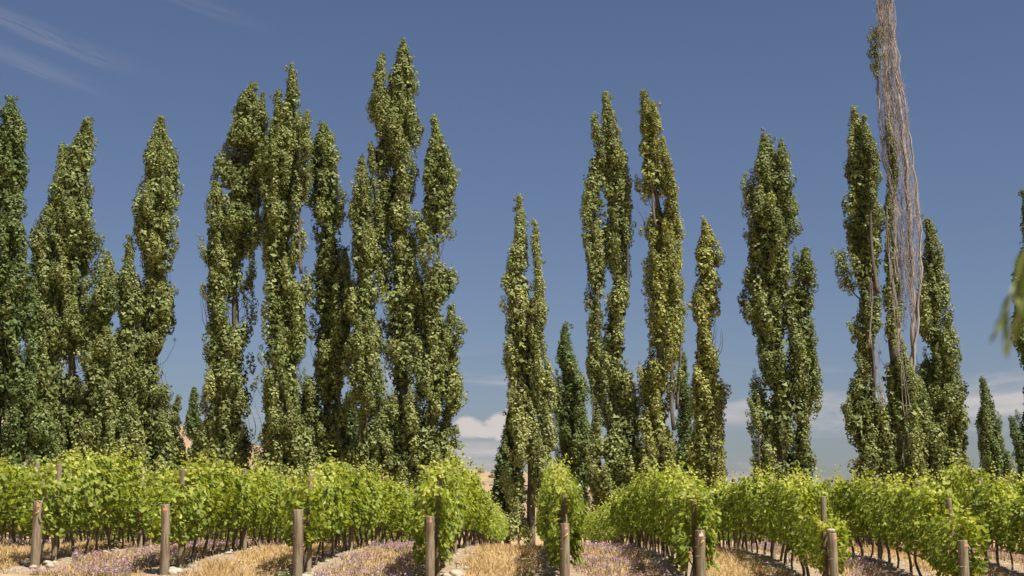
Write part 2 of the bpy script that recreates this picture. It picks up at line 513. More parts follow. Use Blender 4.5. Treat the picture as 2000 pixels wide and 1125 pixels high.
def poplar(label, spires, y, mat='poplar', dens=1.0, tone=.45, dead=None, sprays=(), bare=(), trunk_r=.30, name='poplar_tree'):
    """spires: outlines of the tree's leaders, each a list of (photo x, photo y, half width in photo px) from bottom to tip, y metres away"""
    gaps = bare
    p0 = at(spires[0][0][0], 1000, y)
    root = bpy.data.objects.new(name, None); COL.objects.link(root)
    base = Vector((p0.x, y, gz(p0.x, y))); root.location = base
    tag(root, label, 'tree', 'poplars behind the vineyard')
    cr, tr, lb = Crown(), Tubes(), Tubes()
    bnp = np.array(base)
    for si, sp in enumerate(spires):
        depth = 0.0 if si == 0 else rng.uniform(-1.1, .15)
        P = [at(x, yy, y + depth) for x, yy, _ in sp]
        sc = proj(P[0])[2]
        zz = np.array([p.z for p in P]); xx = np.array([p.x for p in P]); rr = np.array([w / sc for _, _, w in sp])
        yc = y + depth
        seed = rng.uniform(0, 100)

        def axis(h):
            return np.interp(h, zz, xx) + .12 * math.sin(h * .8 + seed), yc + .12 * math.sin(h * .63 + seed * 2)

        def rad(h):
            return float(np.interp(h, zz, rr)) * (1 + .22 * mnoise.noise(Vector((h * .33, seed, 0))) + .20 * mnoise.noise(Vector((h * .95, seed, 5))))
        z0, z1 = zz[0], zz[-1]; L_ = z1 - z0
        # stem
        hb = base.z - .3 if si == 0 else max(base.z - .1, z0 - 4.5)
        hs = np.linspace(hb, z1 - .3, 26)
        if si == 0:
            main_axis, main_z = axis, (z0, z1)
        pts = []
        for h in hs:
            a = np.array(axis(min(max(h, z0), z1)))
            if si:                              # forks off the main stem
                w = np.clip((h - hb) / 4.5, 0, 1); w = w * w * (3 - 2 * w)
                if hb < base.z + .5: w = .25 + .75 * w
                a = np.array(main_axis(min(max(h, main_z[0]), main_z[1]))) * (1 - w) + a * w
            pts.append((a[0], a[1], h))
        fr = np.linspace(0, 1, 26)
        r0 = (trunk_r if si == 0 else trunk_r * .42) * (.55 + .45 * min(1.5, L_ / 18))
        tr.add(np.array(pts) - bnp, r0 * (1 - fr) ** .8 + .02, 9, ridge=.08)
        # ascending limbs that hug the stem, with puffs of leaves along each
        mean_r = float(np.mean(rr[:-1]))
        n_out = int(dens * (L_ * mean_r * 5.9 + L_ * 1.1)); n_in = int(L_ * mean_r * 3.2)
        pos, size, shade, ipos, isize = [], [], [], [], []
        for li in range(n_out + n_in):
            outer = li < n_out
            h = z0 + L_ * rng.uniform(-.06 if z0 > base.z + 2 else 0, .95)
            R0 = rad(min(max(h, z0), z1))
            phi = rng.uniform(0, 2 * math.pi)
            if not outer: phi = phi if phi > .6 else rng.uniform(0, 2 * math.pi)
            back = math.sin(phi) > .45
            if back and outer and rng.random() < .4: continue
            ln = rng.uniform(1.3, 3.4) * (1.0 if L_ > 6 else .55)
            rho = rng.uniform(.55, 1.10) if outer else rng.uniform(.05, .50)
            if outer and rng.random() < .10: rho *= 1.12
            if outer and R0 > .6 and mnoise.noise(Vector((math.cos(phi) * 1.3 + seed, math.sin(phi) * 1.3, h * .48))) < -.06: continue
            lt, tw = rng.normal(0, .09), rng.normal(0, .15)
            fat = rng.uniform(.75, 1.4)
            n = max(4, int(ln / (.27 if outer else .45)))
            lp = []
            for j in range(n + 1):
                t = j / n; hh = h + t * ln * .96
                if hh > z1 + .05: break
                R_ = rad(min(max(hh, z0), z1))
                r_ = max(0, R_ * 1.12 - .12) * rho * (1 - math.exp(-(t * ln + .12) / .42)) * (1 + .06 * math.sin(5 * t + phi))
                a = axis(min(max(hh, z0), z1)); ph = phi + tw * t
                q = (a[0] + r_ * math.cos(ph), a[1] + r_ * math.sin(ph), hh)
                lp.append(q)
                if t < .10: continue
                if R_ > .75 and hh < z1 - 4 and mnoise.noise(Vector((q[0] * .5 + seed, q[1] * .5, hh * .30))) < -.38: continue
                px, py, _ = proj(q)
                if any(x0 < px < x1 and y0 < py < y1 and rng.random() < pr for x0, x1, y0, y1, pr in gaps): continue
                slim = min(1.0, max(.40, R_ / .85))
                if outer:                        # flame-shaped plume
                    prof = math.sin(math.pi * min(1, (t * .92 + .14))) ** .8
                    pos.append(np.array(q) + rng.normal(0, .085, 3) * slim)
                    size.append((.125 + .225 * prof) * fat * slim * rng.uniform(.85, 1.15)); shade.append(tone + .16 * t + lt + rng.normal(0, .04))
                else:
                    ipos.append(np.array(q) + rng.normal(0, .15, 3)); isize.append(rng.uniform(.32, .50) * slim)
            if len(lp) > 3:
                lr = .018 + .010 * ln / 4
                lb.add(np.array(lp) - bnp, np.linspace(lr, .007, len(lp)), 3, cap=False)
        if ipos:
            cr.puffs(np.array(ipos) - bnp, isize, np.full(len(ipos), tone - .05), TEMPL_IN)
        # the leader's tip
        for h in np.arange(max(z0, z1 - 1.6), z1 + .12, .16):
            a = axis(h); R_ = rad(h)
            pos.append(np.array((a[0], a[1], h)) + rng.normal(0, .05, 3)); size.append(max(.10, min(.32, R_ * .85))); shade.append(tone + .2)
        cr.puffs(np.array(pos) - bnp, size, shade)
    for sy in sprays:                       # single boughs that reach out of the outline
        P = [at(px, py, y + dz) for px, py, dz in sy]
        P = np.array([[*p] for p in P]); k = len(P)
        tt = np.linspace(0, k - 1, 4 * k)
        Q = np.stack([np.interp(tt, range(k), P[:, c]) for c in range(3)], -1)
        lb.add(Q - bnp, np.linspace(.06, .015, len(Q)), 5)
        pos = [q + rng.normal(0, .22, 3) for q in Q[int(len(Q) * .4):] for _ in range(3)]
        cr.puffs(np.array(pos) - bnp, rng.uniform(.18, .32, len(pos)), rng.uniform(tone - .1, tone + .25, len(pos)))
    if dead:
        dead(root, bnp)
    stem = obj('trunk', tr.mesh('trunk', M['bark']), root)
    if lb.n:
        o = obj('limbs', lb.mesh('limbs', M['bark']), stem); o['kind'] = 'stuff'
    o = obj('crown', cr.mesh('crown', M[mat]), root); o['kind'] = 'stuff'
    return root


def dead_top(root, bnp):
    """the bare grey leaders and hanging whips of the half-dead poplar"""
    yb = 93.0
    lead = Tubes()
    for pts, r in (([(1765, 960), (1757, 800), (1752, 600), (1748, 420), (1738, 230), (1728, 60), (1722, -120), (1716, -260)], .31),
                   ([(1778, 760), (1786, 620), (1778, 460), (1768, 300), (1752, 150), (1738, 0), (1732, -160)], .17),
                   ([(1774, 800), (1790, 660), (1800, 520), (1796, 420), (1782, 300), (1766, 200), (1750, 80), (1742, -60)], .06)):
        P = [at(x, yy, yb + rng.uniform(-.4, .4)) for x, yy in pts]
        P = np.array([[*p] for p in P]); k = len(P); tt = np.linspace(0, k - 1, 5 * k)
        Q = np.stack([np.interp(tt, range(k), P[:, c]) for c in range(3)], -1)
        Q[:, 0] += .07 * np.sin(Q[:, 2] * 2.1 + r * 40) + .04 * np.sin(Q[:, 2] * 4.7); Q[:, 1] += .07 * np.sin(Q[:, 2] * 1.7)
        lead.add(Q - bnp, r * (1 - np.linspace(0, 1, len(Q))) ** .7 + .02, 9, ridge=.12)
    dl = obj('dead_leader', lead.mesh('dead_leader', M['dead']), root); dl['label'] = 'bare grey dead leaders of the tree'
    wh = Tubes()
    # outline of the dead mass: photo y -> left x, right x
    oy = [-260, 0, 100, 200, 300, 400, 500, 620, 700]
    ol = [1706, 1712, 1713, 1713, 1722, 1742, 1744, 1762, 1772]
    orr = [1722, 1743, 1751, 1770, 1778, 1795, 1801, 1802, 1796]
    for i in range(360):
        y0 = rng.uniform(-150, 660); ln = rng.uniform(50, 230)
        u = rng.uniform(0, 1); u2 = np.clip(u + rng.normal(0, .12), 0, 1)
        d0, d1 = rng.uniform(-.9, .9), rng.uniform(-.9, .9)
        Q = []
        kk = 10
        ph = rng.uniform(0, 6)
        for j in range(kk):
            t = j / (kk - 1); yy = y0 - ln * t
            uu = u + (u2 - u) * t
            x = np.interp(yy, oy, ol) * (1 - uu) + np.interp(yy, oy, orr) * uu + 1.0 * math.sin(yy * .09 + ph) + rng.normal(0, 1.1)
            Q.append([*at(x, yy, yb + d0 + (d1 - d0) * t)])
        r = rng.choice([.010, .014, .018, .026, .04], p=[.3, .3, .2, .15, .05])
        wh.add(np.array(Q) - bnp, np.linspace(r, .006, kk), 4)
        for _ in range(14):
            j = rng.integers(2, kk - 1); q = np.array(Q[j]); s = rng.normal(0, .16, 3); s[2] = rng.uniform(.2, .7)
            wh.add(np.array([q, q + s * .5, q + s + (0, 0, .1)]) - bnp, [.010, .008, .005], 3, cap=False)
    # the hanging tangle that splits off left of the leader, and grey whips low on the trunk
    for i in range(18):
        x0, x1, ya, yb2 = ((1752, 1730, 640, 400), (1700, 1702, 680, 540), (1775, 1755, 820, 640), (1722, 1712, 800, 640))[i % 4]
        Q = []
        o = rng.normal(0, 4.5); ph = rng.uniform(0, 6)
        for j in range(12):
            t = j / 11
            Q.append([*at(x0 + (x1 - x0) * t + o * (1 - .4 * t) + 2.0 * math.sin(t * 7 + ph), ya + (yb2 - ya) * t * rng.uniform(.9, 1.0), yb - 1.6 + .6 * math.sin(ph))])
        wh.add(np.array(Q) - bnp, np.linspace(.024, .006, 12), 4)
    o = obj('dead_branches', wh.mesh('dead_branches', M['dead']), dl); o['kind'] = 'stuff'


TY = 92.0
poplar('dark poplar with two leaders, beside the broad poplar with a leafy side bough',
       [[(-8, 940, 55), (0, 700, 45), (8, 520, 40), (12, 380, 36), (18, 260, 27), (24, 192, 6)],
        [(-55, 900, 40), (-40, 400, 34), (-26, 200, 24), (-12, 95, 7)],
        [(40, 940, 38), (36, 700, 34), (38, 560, 24), (40, 482, 5)],
        [(70, 945, 60), (72, 860, 42), (78, 790, 8)]], TY - 2, 'poplar_deep', tone=.6)
poplar('broad poplar with pointed top and leafy side bough, beside a dark two-leader poplar',
       [[(140, 930, 60), (138, 700, 54), (140, 500, 48), (150, 350, 36), (162, 270, 20), (167, 232, 5)],
        [(92, 930, 40), (90, 650, 32), (88, 460, 22), (96, 392, 6)],
        [(195, 940, 40), (190, 700, 34), (206, 560, 22), (211, 500, 5)],
        [(126, 500, 22), (121, 350, 17), (118, 285, 5)],
        [(165, 955, 55), (160, 880, 44), (150, 790, 8)], [(112, 955, 50), (112, 880, 40), (108, 800, 8)], [(205, 960, 45), (205, 890, 38), (204, 810, 8)]], TY, tone=.42)
poplar('slender poplar with a narrow waist and a short second leader rising from a bushy base',
       [[(285, 940, 62), (288, 770, 54), (300, 640, 36), (312, 520, 36), (311, 400, 40), (315, 300, 27), (316, 228, 5)],
        [(256, 900, 40), (252, 700, 30), (254, 560, 23), (250, 468, 5)],
        [(224, 945, 36), (228, 780, 24), (229, 655, 5)],
        [(335, 940, 22), (340, 850, 16), (346, 776, 4)],
        [(255, 950, 50), (255, 890, 42), (250, 810, 8)], [(320, 955, 45), (322, 890, 36), (318, 800, 8)], [(355, 960, 30), (355, 920, 24), (352, 860, 6)]], TY + 1, tone=.45, bare=[(283, 300, 560, 660, .6)])
poplar('short deep green poplar standing further back beside a tall leafy pair',
       [[(388, 945, 30), (384, 860, 24), (379, 800, 14), (376, 760, 4)]], 124, 'poplar_deep', tone=.5)
poplar('broad shouldered poplar with rounded twin top beside a spindle-topped poplar',
       [[(462, 935, 38), (458, 750, 44), (455, 560, 48), (465, 420, 46), (474, 290, 42), (484, 215, 27), (492, 165, 6)],
        [(425, 940, 36), (422, 750, 32), (422, 560, 26), (425, 430, 20), (424, 358, 5)],
        [(505, 330, 20), (512, 230, 13), (513, 180, 4)],
        [(430, 945, 45), (430, 760, 30), (424, 645, 6)], [(455, 955, 50), (455, 880, 36), (455, 790, 8)]], TY, tone=.42, bare=[(478, 512, 560, 930, .75)])
poplar('tall poplar with a thin spindle top above uneven shoulders',
       [[(556, 940, 50), (556, 700, 46), (553, 520, 42), (553, 360, 39), (563, 250, 30), (570, 175, 16), (567, 126, 5)],
        [(535, 500, 25), (535, 300, 21), (540, 220, 12), (541, 178, 4)],
        [(588, 400, 20), (594, 290, 15), (605, 218, 4)],
        [(530, 950, 34), (530, 860, 28), (528, 770, 6)], [(580, 955, 40), (580, 880, 32), (578, 780, 6)]], TY - 1, tone=.46, bare=[(498, 518, 600, 930, .8), (598, 612, 420, 640, .5)])
poplar('lower round topped poplar with pale bare stem showing, shaded on its inner side',
       [[(640, 935, 44), (642, 760, 44), (642, 600, 38), (638, 490, 32), (640, 380, 34), (634, 300, 24), (627, 242, 6)],
        [(662, 720, 26), (668, 580, 20), (673, 488, 5)],
        [(605, 950, 34), (606, 820, 28), (604, 740, 6)], [(665, 955, 40), (662, 880, 34), (660, 790, 8)]], TY + .5, 'poplar', tone=.40, bare=[(604, 628, 430, 700, .75)])
poplar('deep green small poplar filling the gap behind the two tallest leafy clumps',
       [[(676, 945, 36), (682, 850, 26), (679, 768, 5)], [(650, 945, 30), (650, 880, 22), (655, 820, 5)]], 122, 'poplar_deep', tone=.45)
poplar('great multi-stemmed poplar with the highest green crown and a lower side leader',
       [[(786, 945, 58), (786, 700, 52), (781, 500, 48), (775, 360, 42), (779, 250, 42), (789, 160, 29), (783, 80, 6)],
        [(745, 330, 24), (739, 220, 23), (745, 160, 15), (748, 108, 5)],
        [(845, 945, 40), (848, 720, 42), (850, 560, 38), (855, 430, 36), (857, 330, 33), (850, 275, 17), (848, 234, 5)],
        [(716, 940, 42), (712, 720, 32), (712, 520, 27), (710, 400, 23), (706, 345, 15), (704, 307, 5)],
        [(735, 420, 17), (725, 330, 11), (722, 282, 4)],
        [(872, 720, 24), (880, 660, 20), (884, 598, 6)],
        [(745, 955, 50), (748, 880, 40), (750, 790, 8)], [(800, 965, 50), (802, 900, 40), (804, 830, 8)], [(705, 955, 34), (706, 890, 28), (706, 820, 6)],
        [(850, 950, 50), (858, 890, 34), (866, 830, 6)]], TY - 1, tone=.46, bare=[(752, 775, 420, 680, .7)],
       sprays=[[(845, 770, 0), (868, 755, 0), (888, 725, 0)], [(850, 850, 0), (875, 815, 0), (890, 785, 0)], [(855, 800, 0), (880, 835, 0), (888, 868, 0)],
               [(860, 700, -1), (880, 670, -1), (900, 640, -1)], [(860, 420, 0), (880, 375, 0), (888, 345, 0)]])
poplar('slim pale green poplar with bare lower trunk and dead twigs near its tip',
       [[(1036, 975, 44), (1030, 800, 40), (1020, 660, 31), (1014, 540, 24), (1010, 440, 13), (1014, 383, 4)],
        [(1066, 950, 26), (1056, 760, 23), (1048, 600, 16), (1046, 500, 11), (1050, 438, 4)], [(1018, 1062, 26), (1016, 1020, 22), (1014, 980, 6)]], TY - 2, 'poplar', tone=.62, trunk_r=.25,
       bare=[(1030, 1046, 440, 640, .6), (1030, 1048, 880, 1000, .7)])
poplar('dark low poplar huddled against the foot of a slim pale poplar',
       [[(992, 1058, 34), (990, 960, 30), (990, 890, 24), (1000, 804, 8)], [(978, 1056, 22), (974, 1000, 18), (972, 920, 5)]], TY + 4, 'poplar_deep', tone=.45)
poplar('medium deep green poplar with a stepped tip, further back between two slim poplars',
       [[(1112, 1040, 32), (1112, 860, 36), (1113, 750, 32), (1106, 690, 14), (1103, 633, 4)],
        [(1140, 1045, 28), (1136, 850, 20), (1134, 770, 5)], [(1090, 1050, 34), (1090, 980, 28), (1092, 900, 6)], [(1120, 1050, 34), (1122, 990, 28), (1120, 930, 6)]], 121, 'poplar_deep', tone=.62, bare=[(1085, 1140, 900, 1000, .4)])
poplar('twin-stemmed slim poplar, one stem dark and thin, the other brighter and taller',
       [[(1205, 1010, 48), (1206, 860, 36), (1202, 720, 28), (1206, 560, 23), (1206, 410, 26), (1200, 310, 23), (1192, 240, 15), (1186, 178, 5)],
        [(1164, 1045, 16), (1163, 900, 13), (1166, 700, 17), (1162, 540, 20), (1158, 380, 25), (1165, 290, 18), (1164, 224, 5)],
        [(1232, 960, 24), (1236, 860, 18), (1236, 785, 5)],
        [(1222, 480, 14), (1226, 420, 8), (1228, 380, 3)], [(1185, 1050, 26), (1184, 980, 24), (1184, 900, 6)], [(1215, 1040, 36), (1216, 980, 30), (1220, 920, 6)]], TY - 1, 'poplar', tone=.52, bare=[(1204, 1218, 440, 560, .5)])
poplar('slim golden green poplar with three stepped tips',
       [[(1284, 985, 34), (1284, 800, 34), (1289, 620, 36), (1289, 460, 34), (1276, 330, 27), (1264, 235, 15), (1252, 177, 5)],
        [(1312, 700, 22), (1312, 520, 20), (1306, 360, 17), (1298, 268, 5)],
        [(1276, 310, 14), (1280, 250, 11), (1276, 204, 4)],
        [(1324, 660, 16), (1330, 580, 12), (1327, 480, 4)], [(1270, 990, 26), (1268, 930, 24), (1268, 860, 6)], [(1310, 990, 24), (1308, 920, 20), (1308, 850, 6)]], TY - 2, 'poplar_gold', tone=.42, bare=[(1262, 1276, 300, 420, .4)])
poplar('small dark poplar further back, half hidden between two golden green poplars',
       [[(1334, 985, 26), (1338, 860, 21), (1336, 760, 14), (1332, 690, 4)]], 120, 'poplar_deep', tone=.5)
poplar('thin yellowing poplar, shortest of the slim golden ones',
       [[(1380, 985, 28), (1382, 850, 28), (1384, 700, 29), (1386, 600, 27), (1383, 500, 22), (1378, 431, 5)],
        [(1400, 970, 16), (1402, 880, 15), (1404, 770, 4)], [(1364, 990, 18), (1364, 920, 15), (1364, 840, 4)]], TY - .5, 'poplar_gold', tone=.55, dens=.85, bare=[(1385, 1398, 660, 900, .5), (1368, 1378, 500, 640, .4)])
poplar('dense broad columnar poplar standing alone with open sky on both sides',
       [[(1525, 975, 50), (1522, 800, 48), (1510, 650, 52), (1504, 470, 50), (1503, 360, 44), (1500, 310, 25), (1489, 263, 6)],
        [(1562, 960, 25), (1570, 760, 25), (1566, 620, 28), (1572, 530, 20), (1570, 484, 5)],
        [(1535, 430, 24), (1532, 320, 15), (1530, 276, 4)],
        [(1480, 850, 14), (1472, 810, 9), (1462, 780, 3)], [(1500, 980, 34), (1502, 900, 28), (1502, 820, 6)]], TY - 2, 'poplar', tone=.36)
poplar('half-dead giant poplar with bare grey leaders towering over its green side growth',
       [[(1740, 950, 40), (1745, 820, 38), (1750, 700, 30), (1742, 560, 18), (1742, 420, 12), (1738, 300, 12), (1734, 236, 4)],
        [(1702, 700, 18), (1692, 560, 22), (1686, 440, 33), (1681, 330, 28), (1677, 265, 17), (1671, 211, 5)],
        [(1704, 440, 14), (1698, 290, 12), (1692, 226, 4)],
        [(1722, 965, 46), (1720, 870, 40), (1712, 795, 8)],
        [(1696, 965, 34), (1684, 850, 28), (1682, 770, 26), (1684, 720, 16), (1672, 690, 4)],
        [(1775, 960, 40), (1772, 860, 32), (1770, 760, 20), (1765, 660, 5)],
        [(1700, 620, 10), (1700, 560, 12), (1704, 480, 4)]], TY + 1, 'poplar', tone=.46, dead=dead_top, trunk_r=.42,
       bare=[(1742, 1806, 380, 700, .82), (1696, 1712, 540, 700, .6), (1738, 1756, 680, 860, .55)],
       sprays=[[(1718, 190, 0), (1713, 140, 0), (1709, 100, 0), (1708, 58, 0)], [(1700, 598, 0), (1672, 578, 0), (1655, 556, 0), (1644, 530, 0), (1642, 500, 0)],
               [(1712, 720, 0), (1685, 672, 0), (1655, 632, 0)]])
poplar('bushy green poplar close against the half-dead giant poplar',
       [[(1835, 960, 46), (1845, 820, 42), (1828, 660, 38), (1820, 530, 22), (1811, 430, 5)],
        [(1868, 930, 18), (1874, 840, 16), (1872, 770, 4)],
        [(1790, 960, 40), (1795, 850, 36), (1795, 740, 10)],
        [(1880, 965, 24), (1884, 930, 16), (1886, 900, 4)]], TY + 3, 'poplar', tone=.42)
poplar('small leaning poplar standing by itself far behind the vines',
       [[(1945, 965, 30), (1940, 870, 25), (1928, 800, 15), (1916, 738, 4)]], 128, 'poplar_deep', tone=.62)
poplar('tall dark poplar directly behind the hanging willow twigs',
       [[(2035, 965, 45), (2028, 700, 40), (2012, 520, 24), (2004, 376, 5)],
        [(1996, 965, 26), (1996, 900, 18), (1978, 818, 4)]], TY, 'poplar_deep', tone=.5)

# ------------------------------------------------------------------ grape vines


def vine_leaves(pos, out, size, quad=True):
    """pos (n,3), out (n,3) outward direction, size (n,) -> folded lobed leaves"""
    n = len(pos)
    nr = out * .8 + rng.normal(size=(n, 3)) * .45 + np.array(to_sun) * .75; nr /= np.linalg.norm(nr, axis=1)[:, None]
    dn = np.array([0, 0, -1.0]) + rng.normal(size=(n, 3)) * .5
    a = dn - nr * np.sum(dn * nr, 1)[:, None]; a /= np.linalg.norm(a, axis=1)[:, None] + 1e-6
    b = np.cross(nr, a); s = size[:, None]
    fold = nr * s * .12
    base, tip = pos - a * s * .45, pos + a * s * .55
    if quad:
        l1, l2 = pos - a * s * .30 + b * s * .50 + fold, pos + a * s * .22 + b * s * .42 + fold
        r1, r2 = pos - a * s * .30 - b * s * .50 + fold, pos + a * s * .22 - b * s * .42 + fold
        v = np.stack([base, l1, l2, tip, r2, r1], 1).reshape(-1, 3)
        i = np.arange(n)[:, None] * 6
        f = np.concatenate([i + np.array([[0, 3, 2, 1]]), i + np.array([[0, 5, 4, 3]])], 1).reshape(-1, 4)
        return v, f, 2
    l, r = pos + b * s * .5 + fold, pos - b * s * .5 + fold
    v = np.stack([base, l, tip, r], 1).reshape(-1, 3)
    i = np.arange(n)[:, None] * 4
    return v, (i + np.array([[0, 1, 2, 3]])).reshape(-1, 4), 1


def vine_cloud(n, droop=0.0, seed=0.0, tall=0.0):
    """leaf positions of one vine, trunk at origin, row along y"""
    P, O, S, Hh = [], [], [], []
    m = int(n * .86)
    y = rng.uniform(-.60, .60, m); z = .50 + (1.22 + tall) * rng.beta(1.2, 1.05, m)
    side = rng.choice([-1, 1], m)
    wid = np.array([.30 + .16 * mnoise.noise(Vector((yy * 2.1 + seed, zz * 1.9, sd * 3.0))) for yy, zz, sd in zip(y, z, side)])
    wid *= np.interp(z, [.55, .85, 1.4, 1.85, 2.2], [.65, 1.1, 1.15, .85, .5])
    x = side * wid * rng.uniform(.35, 1.1, m) ** .7
    if droop:
        k = rng.random(m) < .35
        z[k] = rng.uniform(.62 - droop, 1.0, k.sum()); y[k] *= .6
    P.append(np.stack([x, y, z], -1)); O.append(np.stack([side * 1.0, np.zeros(m), np.zeros(m)], -1))
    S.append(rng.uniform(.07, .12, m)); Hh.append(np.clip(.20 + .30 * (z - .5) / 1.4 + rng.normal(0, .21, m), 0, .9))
    for _ in range(6):                                # shoots that stand out of the top and sides
        k = int(n * .14 / 6)
        yy, xx = rng.uniform(-.5, .5), rng.uniform(-.2, .2); t = np.linspace(0, 1, k)
        ln = rng.uniform(.12, .62) ** 1.15; lean = rng.normal(0, .18, 2)
        q = np.stack([xx + lean[0] * t, yy + lean[1] * t, 1.60 + tall + ln * t], -1) + rng.normal(0, .045, (k, 3))
        P.append(q); o = rng.normal(size=(k, 3)); O.append(o / np.linalg.norm(o, axis=1)[:, None])
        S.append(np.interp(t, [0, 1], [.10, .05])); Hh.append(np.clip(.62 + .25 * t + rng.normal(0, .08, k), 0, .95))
    P, O, S, Hh = map(np.concatenate, (P, O, S, Hh))
    odd = (rng.random(len(Hh)) < .006) & (P[:, 2] < 1.1)
    Hh[odd] = rng.uniform(.975, 1.0, odd.sum())
    return P, O, S, Hh


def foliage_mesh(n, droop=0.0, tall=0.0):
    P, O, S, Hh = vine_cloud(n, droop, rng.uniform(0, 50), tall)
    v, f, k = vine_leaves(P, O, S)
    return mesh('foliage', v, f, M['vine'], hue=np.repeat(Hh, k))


def trunk_mesh():
    t = Tubes()
    z = np.linspace(-.04, .78, 9); a, b = rng.uniform(0, 6, 2); amp = rng.uniform(.02, .05)
    p = np.stack([amp * np.sin(z * 6 + a) - amp * math.sin(a), amp * 1.4 * np.sin(z * 5 + b) - amp * 1.4 * math.sin(b), z], -1)
    t.add(p, np.linspace(.030, .021, 9) * rng.uniform(.85, 1.2), 7, ridge=.2)
    arms = []
    for s in (-1, 1):
        c = Tubes()
        q = np.array([p[-2], p[-1] + (0, s * .12, .06), p[-1] + (0, s * .35, .08), p[-1] + (rng.normal(0, .03), s * .52, .07)])
        arms.append(c.add(q, [.02, .018, .014, .01], 5).mesh('cordon', M['vinewood']))
    return t.mesh('trunk', M['vinewood']), arms


FOL = [foliage_mesh(580, tall=rng.choice([-.08, 0, .06, .16])) for _ in range(20)]
FOL_DROOP = [foliage_mesh(760, droop=d) for d in (.22, .34, .28)]
FOL_TALL = [foliage_mesh(680, tall=.20) for _ in range(3)]
FOL_LOW = [foliage_mesh(520, tall=-.20) for _ in range(5)]
TRK = [trunk_mesh() for _ in range(8)]

ROWS = list(range(-3, 13))
ROWD = {1: 'the brown stained end post', 2: 'the tagged end post between straw and thyme', 3: 'the end post without a tag',
        4: 'the end post beside the stone heap', 5: 'the coral-tagged grey post with yellow twine', 6: 'the end post with the faded pale tag',
        7: 'the end post topped by a stone', 8: 'the end post next after the stone-topped one'}


def row_words(k):
    return ROWD.get(k, 'the rows beyond the brown stained end post' if k < 1 else 'the rows beyond the last tagged post')


spots = []
for k in ROWS:
    x = row_x(k)
    y = Y_END + .55
    first = True
    while y < Y_FAR + rng.uniform(-1, 1):
        q = proj((x, y, gz(x, y) + 1.2))
        if -70 < q[0] < W + 70:
            spots.append((y, k, x + rng.normal(0, .02), first))
        first = False
        y += .92 + rng.normal(0, .04)
spots.sort(key=lambda s: s[0])
near, far = spots[:298], spots[298:]
for y, k, x, first in near:
    z = gz(x, y)
    e = bpy.data.objects.new('grapevine', None); COL.objects.link(e); e.location = (x, y, z)
    fm = FOL[rng.integers(len(FOL))]
    if abs((y - 27.75 + 2.975) % 5.95 - 2.975) < .62: fm = FOL_LOW[rng.integers(5)]
    if first and k in (4, 5, 6, 8): fm = FOL_DROOP[rng.integers(3)]
    if k == 4 and 27.5 < y < 31.5: fm = FOL_TALL[rng.integers(3)]
    if k in ROWD:
        tag(e, ('first leafy vine right behind ' if first else 'green trellised vine in the row behind ') + ROWD[k], 'grapevine', 'vines behind ' + ROWD[k])
    else:
        tag(e, 'green trellised vine in ' + row_words(k), 'grapevine', 'vines in ' + row_words(k))
    tm, arms = TRK[rng.integers(len(TRK))]
    t = obj('trunk', tm, e)
    for am in arms: obj('cordon', am, t)
    t.rotation_euler.z = rng.uniform(-.5, .5) + (math.pi if rng.random() < .5 else 0)
    f = obj('foliage', fm, e, kind='stuff')
    f.rotation_euler.z = math.pi * int(rng.integers(2)) + rng.normal(0, .06)
    f.scale = (rng.uniform(.9, 1.15), 1, 1 + .16 * mnoise.noise(Vector((k * 3.7, y * .45, 0))) + rng.uniform(-.04, .04)); f.location.z = .02
    if k == 5: f.scale.x *= .82
V, F, Hs, n = [], [], [], 0
TT = Tubes()
for y, k, x, first in far:
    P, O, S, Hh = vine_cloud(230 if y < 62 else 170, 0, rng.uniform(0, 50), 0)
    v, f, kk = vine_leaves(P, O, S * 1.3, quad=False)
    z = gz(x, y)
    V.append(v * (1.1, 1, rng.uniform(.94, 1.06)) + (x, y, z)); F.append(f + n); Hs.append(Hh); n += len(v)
    TT.add(np.array([(x, y, z - .03), (x + rng.normal(0, .03), y, z + .4), (x, y + rng.normal(0, .04), z + .8)]), [.03, .025, .02], 5)
o = obj('grapevine_rows', mesh('grapevine_rows', np.concatenate(V), np.concatenate(F), M['vine'], hue=np.concatenate(Hs)), kind='stuff')
tag(o, 'far ends of the vine rows running down to the poplars', 'grapevines')
obj('trunks', TT.mesh('trunks', M['vinewood']), o, kind='stuff')

# ------------------------------------------------------------------ posts, wires, hoses


def ring(tubes, r, z, tube=.006, tilt=0.0):
    a = np.linspace(0, 2 * math.pi, 19)
    tubes.add(np.stack([r * np.cos(a), r * np.sin(a), z + tilt * np.cos(a)], -1), tube, 4, cap=False)


def post_mesh(r, h, sides=18, rag=.03):
    t = Tubes()
    z = np.array([-.25, 0, .25, .5, .75, 1.0]) * 1.0
    z = np.concatenate([[-.25], np.linspace(0, h - .02, 7), [h]])
    p = np.stack([.008 * np.sin(z * 3), .008 * np.cos(z * 2.3) - .008, z], -1)
    rad = r * (1 + rng.uniform(-.015, .015, len(z))); rad[-1] = r * .93
    t.add(p, rad, sides, ridge=rag)
    return t.mesh('post', M['post'])


def tag_mesh(mat):
    w, h = .034, .048
    pts = [(-w, 0), (w, 0), (w, h), (w * .55, h * 1.15), (w * .3, h * 1.45), (w * .22, h * 1.95), (-w * .22, h * 1.95), (-w * .3, h * 1.45), (-w * .55, h * 1.15), (-w, h)]
    n = len(pts)
    v = [(x, -.003, z) for x, z in pts] + [(x, .003, z) for x, z in pts]
    me = bpy.data.meshes.new('tag')
    me.from_pydata(v, [], [tuple(range(n)), tuple(range(2 * n - 1, n - 1, -1))] + [(i, i + n, (i + 1) % n + n, (i + 1) % n) for i in range(n)])
    me.materials.append(mat)
    return me


